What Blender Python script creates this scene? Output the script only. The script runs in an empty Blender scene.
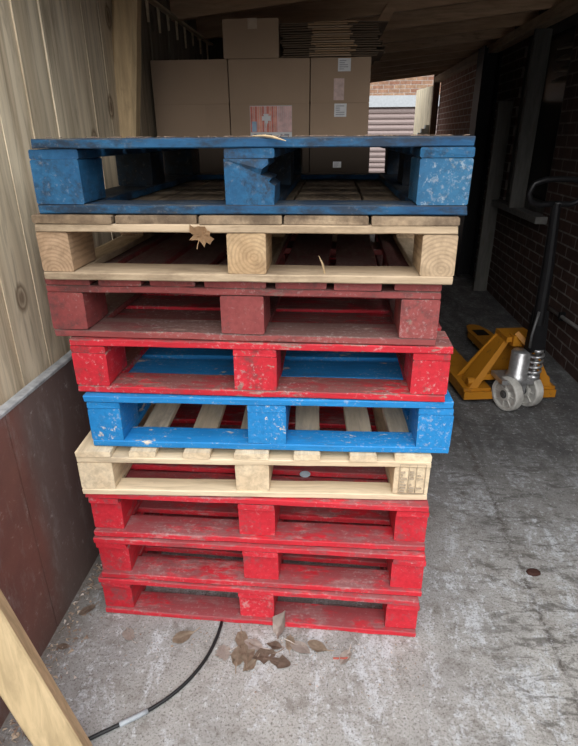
import bpy, bmesh, math, random
from mathutils import Vector, Matrix, noise

C = bpy.context.scene.collection
PI = math.pi

# ------------------------------------------------------------------ helpers
def V(*a): return Vector(a)

def link(name, bm, mat, parent=None, smooth=False, loc=None):
    bmesh.ops.recalc_face_normals(bm, faces=bm.faces[:])
    me = bpy.data.meshes.new(name)
    bm.to_mesh(me); bm.free()
    mats = mat if isinstance(mat, (list, tuple)) else [mat]
    for m in mats: me.materials.append(m)
    if smooth:
        me.polygons.foreach_set('use_smooth', [True] * len(me.polygons))
    o = bpy.data.objects.new(name, me)
    C.objects.link(o)
    if parent: o.parent = parent
    if loc: o.location = loc
    return o

def tag(o, label, cat, group=None):
    o['label'] = label; o['category'] = cat
    if group: o['group'] = group
    return o

def thing(name, label, cat, loc=(0, 0, 0), rotz=0, group=None):
    o = bpy.data.objects.new(name, None); C.objects.link(o)
    o.empty_display_size = .1
    o.location = loc; o.rotation_euler = (0, 0, rotz)
    return tag(o, label, cat, group)

def struct(name, bm, mat, parent=None):
    o = link(name, bm, mat, parent)
    if not parent: o['kind'] = 'structure'
    return o

def box(bm, x0, x1, y0, y1, z0, z1, mi=0):
    vs = [bm.verts.new((x, y, z)) for z in (z0, z1) for x, y in ((x0, y0), (x1, y0), (x1, y1), (x0, y1))]
    for f in ((3, 2, 1, 0), (4, 5, 6, 7), (0, 1, 5, 4), (1, 2, 6, 5), (2, 3, 7, 6), (3, 0, 4, 7)):
        fc = bm.faces.new([vs[i] for i in f]); fc.material_index = mi
    return vs

def beam(bm, p0, p1, w, t, up=(0, 0, 1), ch=.003, seg=1, jit=0., seed=0., mi=0, endjit=0.):
    """chamfered rectangular bar p0-p1: width w across, thickness t along 'up'"""
    p0, p1, up = Vector(p0), Vector(p1), Vector(up)
    d = (p1 - p0).normalized()
    s = d.cross(up).normalized(); n = s.cross(d).normalized()
    a, b = w / 2, t / 2
    ch = min(ch, a * .4, b * .4)
    prof = [(-a + ch, -b), (a - ch, -b), (a, -b + ch), (a, b - ch), (a - ch, b), (-a + ch, b), (-a, b - ch), (-a, -b + ch)]
    rings = []
    L = (p1 - p0).length
    off = Vector((seed * 7.31, seed * 3.7, seed * 1.9))
    for i in range(seg + 1):
        c = p0.lerp(p1, i / seg)
        ring = []
        for (u, v) in prof:
            q = c + s * u + n * v
            if jit:
                nv = noise.noise_vector(q * 9 + off) * jit + noise.noise_vector(q * 40 + off) * jit * .6
                q = q + s * nv.x + n * nv.y * .7
                if i in (0, seg): q += d * noise.noise(q * 50 + off) * (endjit or jit)
            ring.append(bm.verts.new(q))
        rings.append(ring)
    for i in range(seg):
        for k in range(8):
            f = bm.faces.new((rings[i][k], rings[i][(k + 1) % 8], rings[i + 1][(k + 1) % 8], rings[i + 1][k]))
            f.material_index = mi
    f = bm.faces.new(rings[0][::-1]); f.material_index = mi
    f = bm.faces.new(rings[-1]); f.material_index = mi

def tube(bm, pts, r, n=10, mi=0, caps=True):
    pts = [Vector(p) for p in pts]
    rr = r if isinstance(r, (list, tuple)) else [r] * len(pts)
    rings = []
    prev = None
    for i, p in enumerate(pts):
        d = (pts[min(i + 1, len(pts) - 1)] - pts[max(i - 1, 0)]).normalized()
        if prev is None:
            a = Vector((0, 0, 1)) if abs(d.z) < .9 else Vector((1, 0, 0))
            s = d.cross(a).normalized()
        else:
            s = (prev - d * prev.dot(d)).normalized()
        prev = s
        t = d.cross(s)
        rings.append([bm.verts.new(p + (s * math.cos(2 * PI * k / n) + t * math.sin(2 * PI * k / n)) * rr[i]) for k in range(n)])
    for i in range(len(pts) - 1):
        for k in range(n):
            f = bm.faces.new((rings[i][k], rings[i][(k + 1) % n], rings[i + 1][(k + 1) % n], rings[i + 1][k])); f.material_index = mi
    if caps:
        bm.faces.new(rings[0][::-1]).material_index = mi; bm.faces.new(rings[-1]).material_index = mi

def lathe(bm, prof, origin, axis, n=28, mi=0):
    """prof list of (r, h) along axis"""
    o = Vector(origin); ax = Vector(axis).normalized()
    a = Vector((0, 0, 1)) if abs(ax.z) < .9 else Vector((1, 0, 0))
    s = ax.cross(a).normalized(); t = ax.cross(s)
    rings = []
    for (r, h) in prof:
        if r < 1e-6: rings.append([bm.verts.new(o + ax * h)])
        else: rings.append([bm.verts.new(o + ax * h + (s * math.cos(2 * PI * k / n) + t * math.sin(2 * PI * k / n)) * r) for k in range(n)])
    for A, B in zip(rings[:-1], rings[1:]):
        if len(A) == 1 and len(B) == 1: continue
        for k in range(n):
            k2 = (k + 1) % n
            if len(A) == 1: f = bm.faces.new((A[0], B[k2], B[k]))
            elif len(B) == 1: f = bm.faces.new((A[k], A[k2], B[0]))
            else: f = bm.faces.new((A[k], A[k2], B[k2], B[k]))
            f.material_index = mi

def prism(bm, pts, thick, mi=0):
    """extrude polygon pts (3d list) by vector thick"""
    th = Vector(thick)
    a = [bm.verts.new(p) for p in pts]; b = [bm.verts.new(Vector(p) + th) for p in pts]
    n = len(pts)
    bm.faces.new(a).material_index = mi; bm.faces.new(b[::-1]).material_index = mi
    for i in range(n):
        bm.faces.new((a[i], a[(i + 1) % n], b[(i + 1) % n], b[i])).material_index = mi

def bez(p0, p1, p2, p3, n):
    out = []
    for i in range(n + 1):
        t = i / n
        out.append(Vector(p0) * (1 - t) ** 3 + Vector(p1) * 3 * t * (1 - t) ** 2 + Vector(p2) * 3 * t * t * (1 - t) + Vector(p3) * t ** 3)
    return out

# ------------------------------------------------------------------ materials
def srgb(r, g, b):
    f = lambda c: ((c / 255 + .055) / 1.055) ** 2.4 if c > 10 else c / 255 / 12.92
    return (f(r), f(g), f(b), 1)

class NT:
    def __init__(s, name):
        s.m = bpy.data.materials.new(name); s.m.use_nodes = True
        s.t = s.m.node_tree; s.n = s.t.nodes; s.l = s.t.links
        s.b = s.n['Principled BSDF']
    def node(s, typ, **kw):
        n = s.n.new(typ)
        for k, v in kw.items():
            if k in ('inputs',):
                for a, b in v.items():
                    if hasattr(b, 'is_linked') or hasattr(b, 'links'): s.l.new(b, n.inputs[a])
                    else: n.inputs[a].default_value = b
            else: setattr(n, k, v)
        return n
    def coord(s, scale=(1, 1, 1), rnd=True, which='Object'):
        tc = s.node('ShaderNodeTexCoord')
        out = tc.outputs[which]
        mp = s.node('ShaderNodeMapping'); mp.inputs['Scale'].default_value = scale
        if rnd:
            oi = s.node('ShaderNodeObjectInfo')
            ad = s.node('ShaderNodeVectorMath', operation='MULTIPLY_ADD')
            s.l.new(oi.outputs['Random'], ad.inputs[0]); ad.inputs[1].default_value = (31, 17, 23); s.l.new(out, ad.inputs[2])
            out = ad.outputs[0]
        s.l.new(out, mp.inputs['Vector'])
        return mp.outputs[0]
    def noise(s, vec, scale, detail=4, rough=.55, dist=0.):
        n = s.node('ShaderNodeTexNoise'); s.l.new(vec, n.inputs['Vector'])
        n.inputs['Scale'].default_value = scale; n.inputs['Detail'].default_value = detail
        n.inputs['Roughness'].default_value = rough; n.inputs['Distortion'].default_value = dist
        return n.outputs['Fac']
    def ramp(s, fac, stops, interp='LINEAR'):
        r = s.node('ShaderNodeValToRGB'); s.l.new(fac, r.inputs[0]); r.color_ramp.interpolation = interp
        e = r.color_ramp.elements
        while len(e) < len(stops): e.new(.5)
        for el, (p, c) in zip(e, stops):
            el.position = p; el.color = c if isinstance(c, (tuple, list)) else (c, c, c, 1)
        return r.outputs[0]
    def math(s, op, a, b=None, clamp=False):
        n = s.node('ShaderNodeMath', operation=op); n.use_clamp = clamp
        for i, x in enumerate((a, b)):
            if x is None: continue
            if isinstance(x, (int, float)): n.inputs[i].default_value = x
            else: s.l.new(x, n.inputs[i])
        return n.outputs[0]
    def mix(s, fac, a, b, blend='MIX'):
        n = s.node('ShaderNodeMix', data_type='RGBA', blend_type=blend)
        for i, x in ((0, fac), (6, a), (7, b)):
            if isinstance(x, (int, float)): n.inputs[i].default_value = x
            elif isinstance(x, (tuple, list)): n.inputs[i].default_value = x
            else: s.l.new(x, n.inputs[i])
        return n.outputs[2]
    def out(s, col, rough=.7, bump=None, strength=.3, metal=0., spec=.3, dist=.005):
        if isinstance(col, (tuple, list)): s.b.inputs['Base Color'].default_value = col
        else: s.l.new(col, s.b.inputs['Base Color'])
        if isinstance(rough, (int, float)): s.b.inputs['Roughness'].default_value = rough
        else: s.l.new(rough, s.b.inputs['Roughness'])
        s.b.inputs['Metallic'].default_value = metal
        s.b.inputs['Specular IOR Level'].default_value = spec
        if bump is not None:
            b = s.node('ShaderNodeBump'); b.inputs['Strength'].default_value = strength; b.inputs['Distance'].default_value = dist
            s.l.new(bump, b.inputs['Height']); s.l.new(b.outputs[0], s.b.inputs['Normal'])
        return s.m

def stretch(axis, lo, hi):
    return tuple(lo if i == axis else hi for i in range(3))

def topmask(t):
    g = t.node('ShaderNodeNewGeometry'); sp = t.node('ShaderNodeSeparateXYZ'); t.l.new(g.outputs['Normal'], sp.inputs[0])
    return t.math('MULTIPLY', sp.outputs[2], 1., True)

def paint_mat(name, axis, paint, paint2, wood, wear=.3, topwear=.25, dirt=(.05, .04, .035, 1), dirtamt=.3, dusty=.35, soft=.06):
    t = NT(name)
    v = t.coord(stretch(axis, .12, 1)); v2 = t.coord(stretch(axis, .45, 1)); v3 = t.coord()
    grain = t.noise(v, 70, 5, .65)
    big = t.noise(v3, 5, 5, .6)
    wn = t.noise(v2, 16, 9, .72, .3)
    chip = t.noise(v2, 48, 6, .7, .2)
    fine = t.noise(v3, 90, 4, .7)
    top = topmask(t)
    w = wn
    for x_, k_ in ((grain, .4), (big, .5), (chip, .75)): w = t.math('ADD', w, t.math('MULTIPLY', t.math('SUBTRACT', x_, .5), k_))
    w = t.math('ADD', w, t.math('MULTIPLY', top, topwear * .3))
    wm = t.ramp(w, [(.70 - wear * .5, 0.), (.70 + soft - wear * .5, 1.)])
    pc = t.mix(t.ramp(big, [(.3, 0.), (.7, 1.)]), paint, paint2)
    pc = t.mix(t.math('MULTIPLY', t.ramp(grain, [(.35, 1.), (.6, 0.)]), .35), pc, tuple(c * .55 for c in paint[:3]) + (1,))
    wc = t.mix(t.ramp(grain, [(.35, 0.), (.65, 1.)]), tuple(c * .6 for c in wood[:3]) + (1,), wood)
    col = t.mix(wm, pc, wc)
    dn = t.noise(v2, 9, 9, .74)
    dm = t.math('ADD', dn, t.math('MULTIPLY', top, topwear * .3))
    dm = t.math('ADD', dm, t.math('MULTIPLY', t.math('SUBTRACT', chip, .5), .5))
    dmask = t.math('MULTIPLY', t.ramp(dm, [(.66 - dirtamt * .4, 0.), (.76 - dirtamt * .3, 1.)]), .78)
    col = t.mix(dmask, col, dirt)
    dust = t.math('ADD', fine, t.math('MULTIPLY', t.math('SUBTRACT', big, .5), .4))
    col = t.mix(t.math('MULTIPLY', t.ramp(dust, [(.58, 0.), (.70, 1.)]), dusty), col, (.62, .57, .55, 1))
    h = t.math('ADD', t.math('MULTIPLY', grain, .6), t.math('MULTIPLY', wm, -.3))
    return t.out(col, .62, h, .45, dist=.003)

def wood_mat(name, axis, c1, c2, stain=(.08, .055, .035, 1), stainamt=.3, rings=False, perobj=.25, gscale=55, knots=False):
    t = NT(name)
    v = t.coord(stretch(axis, .1, 1)); v2 = t.coord(stretch(axis, .4, 1)); v3 = t.coord()
    grain = t.noise(v, gscale, 6, .65, .4)
    broad = t.noise(v, gscale / 5, 3, .5, .6)
    dn = t.noise(v2, 8, 8, .72)
    col = t.mix(t.ramp(broad, [(.3, 0.), (.7, 1.)]), c1, c2)
    col = t.mix(t.math('MULTIPLY', t.ramp(grain, [(.35, 1.), (.6, 0.)]), .5), col, tuple(c * .5 for c in c1[:3]) + (1,))
    bump = grain
    if rings:
        tc = t.node('ShaderNodeTexCoord')
        mp = t.node('ShaderNodeMapping'); mp.inputs['Location'].default_value = rings; t.l.new(tc.outputs['Object'], mp.inputs['Vector'])
        wv = t.node('ShaderNodeTexWave', wave_type='RINGS', rings_direction='Y'); t.l.new(mp.outputs[0], wv.inputs['Vector'])
        wv.inputs['Scale'].default_value = 34; wv.inputs['Distortion'].default_value = 2.2; wv.inputs['Detail'].default_value = 2; wv.inputs['Detail Scale'].default_value = .6
        col = t.mix(t.math('MULTIPLY', t.ramp(wv.outputs['Fac'], [(.1, 1.), (.6, 0.)]), .32), col, tuple(c * .40 for c in c1[:3]) + (1,))
    if knots:
        vo = t.node('ShaderNodeTexVoronoi'); vk = t.coord(stretch(axis, 1.4, 4.5), rnd=False); t.l.new(vk, vo.inputs['Vector']); vo.inputs['Scale'].default_value = 1.0
        col = t.mix(t.ramp(vo.outputs['Distance'], [(.06, .85), (.13, 0.)]), col, (.07, .045, .025, 1))
    oi = t.node('ShaderNodeObjectInfo')
    col = t.mix(t.math('MULTIPLY', oi.outputs['Random'], perobj), col, tuple(c * .55 for c in c1[:3]) + (1,))
    dmask = t.math('MULTIPLY', t.ramp(dn, [(.66 - stainamt * .35, 0.), (.84 - stainamt * .3, 1.)]), .8)
    col = t.mix(dmask, col, stain)
    return t.out(col, .75, bump, .35, dist=.002)

def plain(name, col, rough=.6, metal=0., var=.2, scale=30, bump=.15, spec=.3):
    t = NT(name)
    n = t.noise(t.coord(), scale, 5, .6)
    c = t.mix(t.ramp(n, [(.35, 0.), (.7, 1.)]), tuple(x * (1 - var) for x in col[:3]) + (1,), tuple(min(1, x * (1 + var)) for x in col[:3]) + (1,))
    return t.out(c, rough, n, bump, metal, spec, dist=.002)

# ------------------------------------------------------------------ camera
cam = bpy.data.cameras.new('camera'); co = bpy.data.objects.new('camera', cam); C.objects.link(co)
r_, u_, f_ = V(.9968, .0791, -.006).normalized(), V(-.0264, .4024, .9151), V(-.0748, .912, -.4032)
f_ = f_.normalized(); u_ = (u_ - f_ * u_.dot(f_)).normalized(); r_ = f_.cross(u_)
M = Matrix((r_, u_, -f_)).transposed().to_4x4(); M.translation = V(.2043, -1.267, 1.4286)
co.matrix_world = M
cam.sensor_fit = 'HORIZONTAL'; cam.sensor_width = 36; cam.lens = 536.8 / 578 * 36; cam.clip_start = .02
bpy.context.scene.camera = co

# ------------------------------------------------------------------ light
w = bpy.data.worlds.new('overcast_sky'); bpy.context.scene.world = w; w.use_nodes = True
wt = w.node_tree; bg = wt.nodes['Background']
tc = wt.nodes.new('ShaderNodeTexCoord'); sp = wt.nodes.new('ShaderNodeSeparateXYZ'); wt.links.new(tc.outputs['Generated'], sp.inputs[0])
rp = wt.nodes.new('ShaderNodeValToRGB'); wt.links.new(sp.outputs[2], rp.inputs[0])
e = rp.color_ramp.elements; 
for p_, c_ in ((.10, (.30, .31, .32, 1)), (.24, (.92, .95, .99, 1))):
    q_ = e.new(p_); q_.color = c_
e[0].position = 0.; e[0].color = (.16, .165, .17, 1); e[-1].position = .8; e[-1].color = (1.2, 1.22, 1.26, 1)
wt.links.new(rp.outputs[0], bg.inputs['Color']); bg.inputs['Strength'].default_value = 1.0
sun = bpy.data.lights.new('cloudy_sun', 'SUN'); sun.energy = 1.5; sun.angle = math.radians(70); sun.color = (1, .985, .96)
so = bpy.data.objects.new('cloudy_sun', sun); C.objects.link(so)
so.rotation_euler = (math.radians(48), math.radians(4), 0)
vs = bpy.context.scene.view_settings
vs.view_transform = 'Standard'; vs.look = 'None'; vs.exposure = 1.0

# ------------------------------------------------------------------ the setting
XL, XR, YB = -.68, 1.76, 8.0
YROOF = .12

# floor
t = NT('worn_concrete')
v = t.coord(rnd=False)
n1 = t.noise(v, 1.6, 6, .6); n2 = t.noise(v, 9, 9, .75); n3 = t.noise(v, 48, 6, .78); n4 = t.noise(v, 150, 4, .75)
mp = t.coord((.8, 2.6, 1), rnd=False); n5 = t.noise(mp, 9, 8, .75, 1.0)
mp2 = t.coord((2.0, .9, 1), rnd=False); n6 = t.noise(mp2, 4, 10, .78, .5)
n7 = t.noise(v, 22, 8, .8, .4)
S = lambda x_, k_: t.math('MULTIPLY', t.math('SUBTRACT', x_, .5), k_)
col = t.mix(t.ramp(n1, [(.35, 0.), (.65, 1.)]), (.27, .268, .265, 1), (.40, .39, .37, 1))
gr = t.math('ADD', n2, S(n7, .7))
col = t.mix(t.math('MULTIPLY', t.ramp(gr, [(.50, 0.), (.66, 1.)]), .62), col, (.17, .15, .13, 1))
pl = t.math('ADD', n6, S(n3, .6))
col = t.mix(t.math('MULTIPLY', t.ramp(pl, [(.52, 0.), (.63, 1.)]), .8), col, (.55, .575, .605, 1))
sx = t.node('ShaderNodeSeparateXYZ'); t.l.new(t.coord(rnd=False), sx.inputs[0])
# darker rutted concrete on the right, darkening further in
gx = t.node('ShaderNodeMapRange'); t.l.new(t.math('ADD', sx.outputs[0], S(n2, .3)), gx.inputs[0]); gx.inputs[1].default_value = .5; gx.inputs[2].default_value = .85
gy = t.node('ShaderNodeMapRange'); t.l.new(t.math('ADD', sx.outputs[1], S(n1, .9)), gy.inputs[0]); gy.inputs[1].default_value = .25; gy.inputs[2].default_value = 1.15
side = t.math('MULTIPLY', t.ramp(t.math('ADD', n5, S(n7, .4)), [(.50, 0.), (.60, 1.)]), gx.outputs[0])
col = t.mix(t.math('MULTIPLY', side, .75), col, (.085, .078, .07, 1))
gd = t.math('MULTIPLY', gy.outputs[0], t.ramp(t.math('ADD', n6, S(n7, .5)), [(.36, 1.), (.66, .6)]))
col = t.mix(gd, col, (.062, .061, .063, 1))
# a broken dark joint running into the shed
jx = t.math('ABSOLUTE', t.math('SUBTRACT', t.math('ADD', sx.outputs[0], S(n2, .10)), .91))
jm = t.math('MULTIPLY', t.ramp(jx, [(.003, .85), (.016, 0.)]), t.ramp(n7, [(.42, 0.), (.55, 1.)]))
col = t.mix(jm, col, (.06, .05, .042, 1))
# grime strip at the foot of the left plinth
gl = t.node('ShaderNodeMapRange'); t.l.new(t.math('ADD', sx.outputs[0], S(n7, .22)), gl.inputs[0]); gl.inputs[1].default_value = -.50; gl.inputs[2].default_value = -.62
col = t.mix(t.math('MULTIPLY', gl.outputs[0], .8), col, (.11, .09, .075, 1))
col = t.mix(t.math('MULTIPLY', t.ramp(n3, [(.57, 0.), (.68, 1.)]), .5), col, (.68, .70, .72, 1))
col = t.mix(t.math('MULTIPLY', t.ramp(n4, [(.37, 1.), (.48, 0.)]), .75), col, (.085, .075, .065, 1))
h = t.math('ADD', t.math('MULTIPLY', n2, .7), t.math('MULTIPLY', n7, .6))
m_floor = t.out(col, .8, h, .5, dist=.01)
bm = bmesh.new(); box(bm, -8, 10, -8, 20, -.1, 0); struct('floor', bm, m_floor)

# timber boarding of the left wall
t = NT('treated_boards')
v = t.coord((1, 1, .08), rnd=False); v2 = t.coord((1, 1, .3), rnd=False)
sx = t.node('ShaderNodeSeparateXYZ'); t.l.new(t.coord(rnd=False), sx.inputs[0])
idx = t.math('FLOOR', t.math('DIVIDE', t.math('SUBTRACT', sx.outputs[1], .08), .155))
wn = t.node('ShaderNodeTexWhiteNoise', noise_dimensions='1D'); t.l.new(idx, wn.inputs['W'])
vo = t.node('ShaderNodeVectorMath', operation='MULTIPLY_ADD'); t.l.new(wn.outputs['Color'], vo.inputs[0]); vo.inputs[1].default_value = (9, 3, 7); t.l.new(v, vo.inputs[2])
grain = t.noise(vo.outputs[0], 34, 6, .62, 1.0); broad = t.noise(vo.outputs[0], 8, 4, .55, 1.2); stain = t.noise(v2, 5, 7, .7)
col = t.mix(t.ramp(broad, [(.32, 0.), (.68, 1.)]), (.56, .445, .30, 1), (.88, .755, .555, 1))
col = t.mix(t.math('MULTIPLY', t.ramp(grain, [(.34, 1.), (.55, 0.)]), .6), col, (.20, .155, .10, 1))
col = t.mix(t.math('MULTIPLY', wn.outputs['Value'], .35), col, (.44, .37, .265, 1))
col = t.mix(t.math('MULTIPLY', t.ramp(stain, [(.6, 0.), (.78, 1.)]), .6), col, (.13, .10, .065, 1))
cbk = t.node('ShaderNodeCombineXYZ'); t.l.new(t.math('MULTIPLY', sx.outputs[1], 3.4), cbk.inputs[0]); t.l.new(t.math('MULTIPLY', sx.outputs[2], 2.3), cbk.inputs[1])
vk = t.node('ShaderNodeTexVoronoi', voronoi_dimensions='2D'); t.l.new(cbk.outputs[0], vk.inputs['Vector']); vk.inputs['Scale'].default_value = 1.
kd = t.math('ADD', vk.outputs['Distance'], t.math('MULTIPLY', grain, .05))
col = t.mix(t.ramp(kd, [(.055, .75), (.085, .25), (.10, .8), (.14, 0.)]), col, (.15, .09, .05, 1))
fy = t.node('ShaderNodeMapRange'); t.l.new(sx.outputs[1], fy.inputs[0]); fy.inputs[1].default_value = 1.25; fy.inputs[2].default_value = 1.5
col = t.mix(t.math('MULTIPLY', fy.outputs[0], .72), col, (.07, .058, .045, 1))   # boards darken further in
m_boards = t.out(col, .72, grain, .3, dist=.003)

bm = bmesh.new()
y = .08 - .155 * 14
random.seed(3)
while y < YB:
    # feather-edge board, thick edge towards the camera
    z0, z1 = .74, 2.10 + (.4 if y < .1 else 0)
    a, b = .012 + random.random() * .002, .024 + random.random() * .003
    pts = [(XL - .03, y, z0), (XL + b - .022, y, z0), (XL + a - .012, y + .170, z0), (XL - .03, y + .170, z0)]
    prism(bm, pts, (random.uniform(-.004, .004), 0, z1 - z0))
    y += .155
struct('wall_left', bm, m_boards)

# low dark plinth panel along the left wall
t = NT('plinth_paint')
v = t.coord(rnd=False); n1 = t.noise(v, 3, 7, .65); n2 = t.noise(v, 24, 8, .78); n3 = t.noise(t.coord((1, 2.2, .7), rnd=False), 8, 9, .78)
sx = t.node('ShaderNodeSeparateXYZ'); t.l.new(v, sx.inputs[0])
col = t.mix(t.ramp(n1, [(.35, 0.), (.65, 1.)]), (.13, .065, .055, 1), (.21, .095, .075, 1))
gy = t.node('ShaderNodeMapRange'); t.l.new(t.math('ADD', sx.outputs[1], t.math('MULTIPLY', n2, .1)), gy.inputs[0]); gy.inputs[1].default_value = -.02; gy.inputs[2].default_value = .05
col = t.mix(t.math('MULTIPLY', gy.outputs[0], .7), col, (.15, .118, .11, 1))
col = t.mix(t.math('MULTIPLY', t.ramp(n3, [(.52, 0.), (.66, 1.)]), .6), col, (.27, .22, .205, 1))
col = t.mix(t.ramp(n2, [(.60, 0.), (.68, .75)]), col, (.42, .38, .36, 1))
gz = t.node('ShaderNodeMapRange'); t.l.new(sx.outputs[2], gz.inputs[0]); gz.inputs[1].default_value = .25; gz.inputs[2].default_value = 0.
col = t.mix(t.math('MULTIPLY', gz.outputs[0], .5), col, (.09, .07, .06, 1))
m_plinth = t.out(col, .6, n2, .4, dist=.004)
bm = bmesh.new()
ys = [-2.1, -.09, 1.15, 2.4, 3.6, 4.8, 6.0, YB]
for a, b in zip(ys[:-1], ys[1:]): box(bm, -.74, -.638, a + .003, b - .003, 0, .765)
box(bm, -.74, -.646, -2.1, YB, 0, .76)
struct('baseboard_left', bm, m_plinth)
m_angle = plain('galvanised_angle', (.36, .37, .38, 1), .6, .0, .3)
bm = bmesh.new()
beam(bm, (-.650, -2.1, .772), (-.650, YB, .772), .03, .012, ch=.002, seg=60, jit=.002)
struct('trim_1', bm, m_angle)

# stud post in front of the boards
m_post = wood_mat('post_wood', 2, (.46, .32, .17, 1), (.62, .46, .27, 1), stainamt=.15, perobj=0, gscale=40, knots=True)
bm = bmesh.new()
beam(bm, (-.735, 1.08, .785), (-.602, 1.17, 2.05), .10, .085, up=(0, 1, 0), ch=.016, seg=14, jit=.003)
struct('trim_2', bm, m_post)
# wall rail at the eaves with small wedges hanging from it
m_pale = wood_mat('pale_batten', 1, (.70, .56, .38, 1), (.80, .66, .46, 1), stainamt=.05, perobj=0)
bm = bmesh.new(); beam(bm, (-.652, 1.3, 2.0), (-.652, 2.9, 2.0), .034, .012, seg=12, jit=.002)
rail = struct('trim_3', bm, m_pale)
for i, yy in enumerate([1.53, 1.70, 1.86, 2.02, 2.19, 2.37, 2.56, 2.76]):
    bm = bmesh.new()
    L = .085 + .02 * math.sin(i * 2.1)
    prism(bm, [(-.655, yy - .012, 1.99), (-.655, yy + .012, 1.99), (-.655, yy + .003, 1.99 - L), (-.655, yy - .003, 1.99 - L)], (.009, 0, 0))
    link('wedge', bm, m_pale, rail)
m_dark = wood_mat('old_dark_timber', 2, (.06, .048, .038, 1), (.10, .08, .062, 1), perobj=0)
bm = bmesh.new(); beam(bm, (-.60, 2.96, .78), (-.60, 2.96, 2.2), .16, .14, up=(0, 1, 0), ch=.006, seg=8, jit=.003); struct('trim_4', bm, m_dark)

# brick wall on the right
def brick_mat(name, c1, c2, mort, axis='YZ', rough=.85, clean=False):
    t = NT(name)
    tc = t.node('ShaderNodeTexCoord'); sp = t.node('ShaderNodeSeparateXYZ'); t.l.new(tc.outputs['Object'], sp.inputs[0])
    cb = t.node('ShaderNodeCombineXYZ')
    t.l.new(sp.outputs[1 if axis == 'YZ' else 0], cb.inputs[0]); t.l.new(sp.outputs[2], cb.inputs[1])
    br = t.node('ShaderNodeTexBrick'); t.l.new(cb.outputs[0], br.inputs['Vector'])
    br.inputs['Scale'].default_value = 1.; br.inputs['Brick Width'].default_value = .225; br.inputs['Row Height'].default_value = .075
    br.inputs['Mortar Size'].default_value = .006; br.inputs['Mortar Smooth'].default_value = .2; br.inputs['Bias'].default_value = 0.
    br.inputs['Color1'].default_value = c1; br.inputs['Color2'].default_value = c2; br.inputs['Mortar'].default_value = mort
    n = t.noise(t.coord(rnd=False), 14, 7, .7)
    col = t.mix(t.math('MULTIPLY', t.ramp(n, [(.4, 1.), (.65, 0.)]), .55), br.outputs['Color'], tuple(c * .35 for c in c1[:3]) + (1,))
    if clean:   # daylight from the open far end painted into brick and mortar colours
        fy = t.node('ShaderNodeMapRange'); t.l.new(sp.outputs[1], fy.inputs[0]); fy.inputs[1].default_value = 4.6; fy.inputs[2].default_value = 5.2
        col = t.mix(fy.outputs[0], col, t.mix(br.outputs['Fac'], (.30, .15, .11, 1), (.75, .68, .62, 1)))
    h = t.math('SUBTRACT', t.math('MULTIPLY', n, .4), br.outputs['Fac'])
    return t.out(col, rough, h, .6, dist=.008)
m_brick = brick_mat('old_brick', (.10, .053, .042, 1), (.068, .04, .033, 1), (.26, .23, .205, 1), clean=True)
bm = bmesh.new()
WZ0, WZ1, WY0, WY1 = .88, 2.2, 3.0, 4.05     # window opening
box(bm, XR, XR + .22, -2.6, WY0, 0, 2.32); box(bm, XR, XR + .22, WY1, YB, 0, 2.32)  # forward end is out of view, lengthened to block sky from the right
box(bm, XR, XR + .22, WY0, WY1, 0, WZ0); box(bm, XR, XR + .22, WY0, WY1, WZ1, 2.32)
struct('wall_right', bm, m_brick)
m_frame = wood_mat('grey_frame_wood', 2, (.09, .088, .08, 1), (.125, .12, .11, 1), perobj=.1)
m_pane = plain('grimy_pane', (.02, .02, .021, 1), .25, 0, .4, 8, spec=.4)
bm = bmesh.new(); box(bm, XR + .10, XR + .12, WY0 + .06, WY1 - .06, WZ0 + .06, WZ1 - .06)
win = struct('window_1', bm, m_pane)
bm = bmesh.new()
for (a, b, c, d) in ((WY0, WY0 + .07, WZ0, WZ1), (WY1 - .07, WY1, WZ0, WZ1), (WY0 + .07, WY1 - .07, WZ0, WZ0 + .07), (WY0 + .07, WY1 - .07, WZ1 - .07, WZ1)):
    box(bm, XR + .02, XR + .15, a, b, c, d)
link('window_frame', bm, m_frame, win)
bm = bmesh.new(); beam(bm, (XR - .05, 3.50, WZ0), (XR - .05, 3.50, 2.14), .12, .05, up=(0, 1, 0), seg=6, jit=.003); link('mullion', bm, m_frame, win)
bm = bmesh.new(); beam(bm, (XR - .02, 2.90, .855), (XR - .02, 4.12, .855), .13, .05, seg=6, jit=.003)
link('window_sill', bm, plain('sill_paint', (.15, .145, .135, 1), .7), win)
bm = bmesh.new()
for k in range(4): beam(bm, (XR + .06, 3.10, 1.78 + k * .07), (XR + .06, 3.38, 1.80 + k * .07), .07, .014, up=(-.5, 0, 1))
link('vent_slat', bm, plain('vent_grey', (.34, .30, .25, 1), .6), win)

# black steel column against the right wall
m_blk = plain('black_steel', (.008, .008, .009, 1), .5, .2, .3)
bm = bmesh.new()
box(bm, 1.585, 1.60, 4.72, 4.98, 0, 2.2); box(bm, 1.74, 1.755, 4.72, 4.98, 0, 2.2); box(bm, 1.60, 1.74, 4.845, 4.86, 0, 2.2)
tag(link('steel_column', bm, m_blk), 'black steel upright column against the brick wall, behind the blue top pallet', 'column')

# timbers leaning on the right wall
m_lean = wood_mat('grey_leaning_timber', 2, (.10, .095, .085, 1), (.15, .14, .125, 1), perobj=.2)
bm = bmesh.new(); beam(bm, (1.68, 4.12, .005), (1.69, 4.15, 1.70), .125, .045, up=(0, 1, 0), seg=10, jit=.003)
tag(link('timber_plank', bm, m_lean), 'long grey plank leaning upright on the brick wall left of the window', 'plank')

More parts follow.
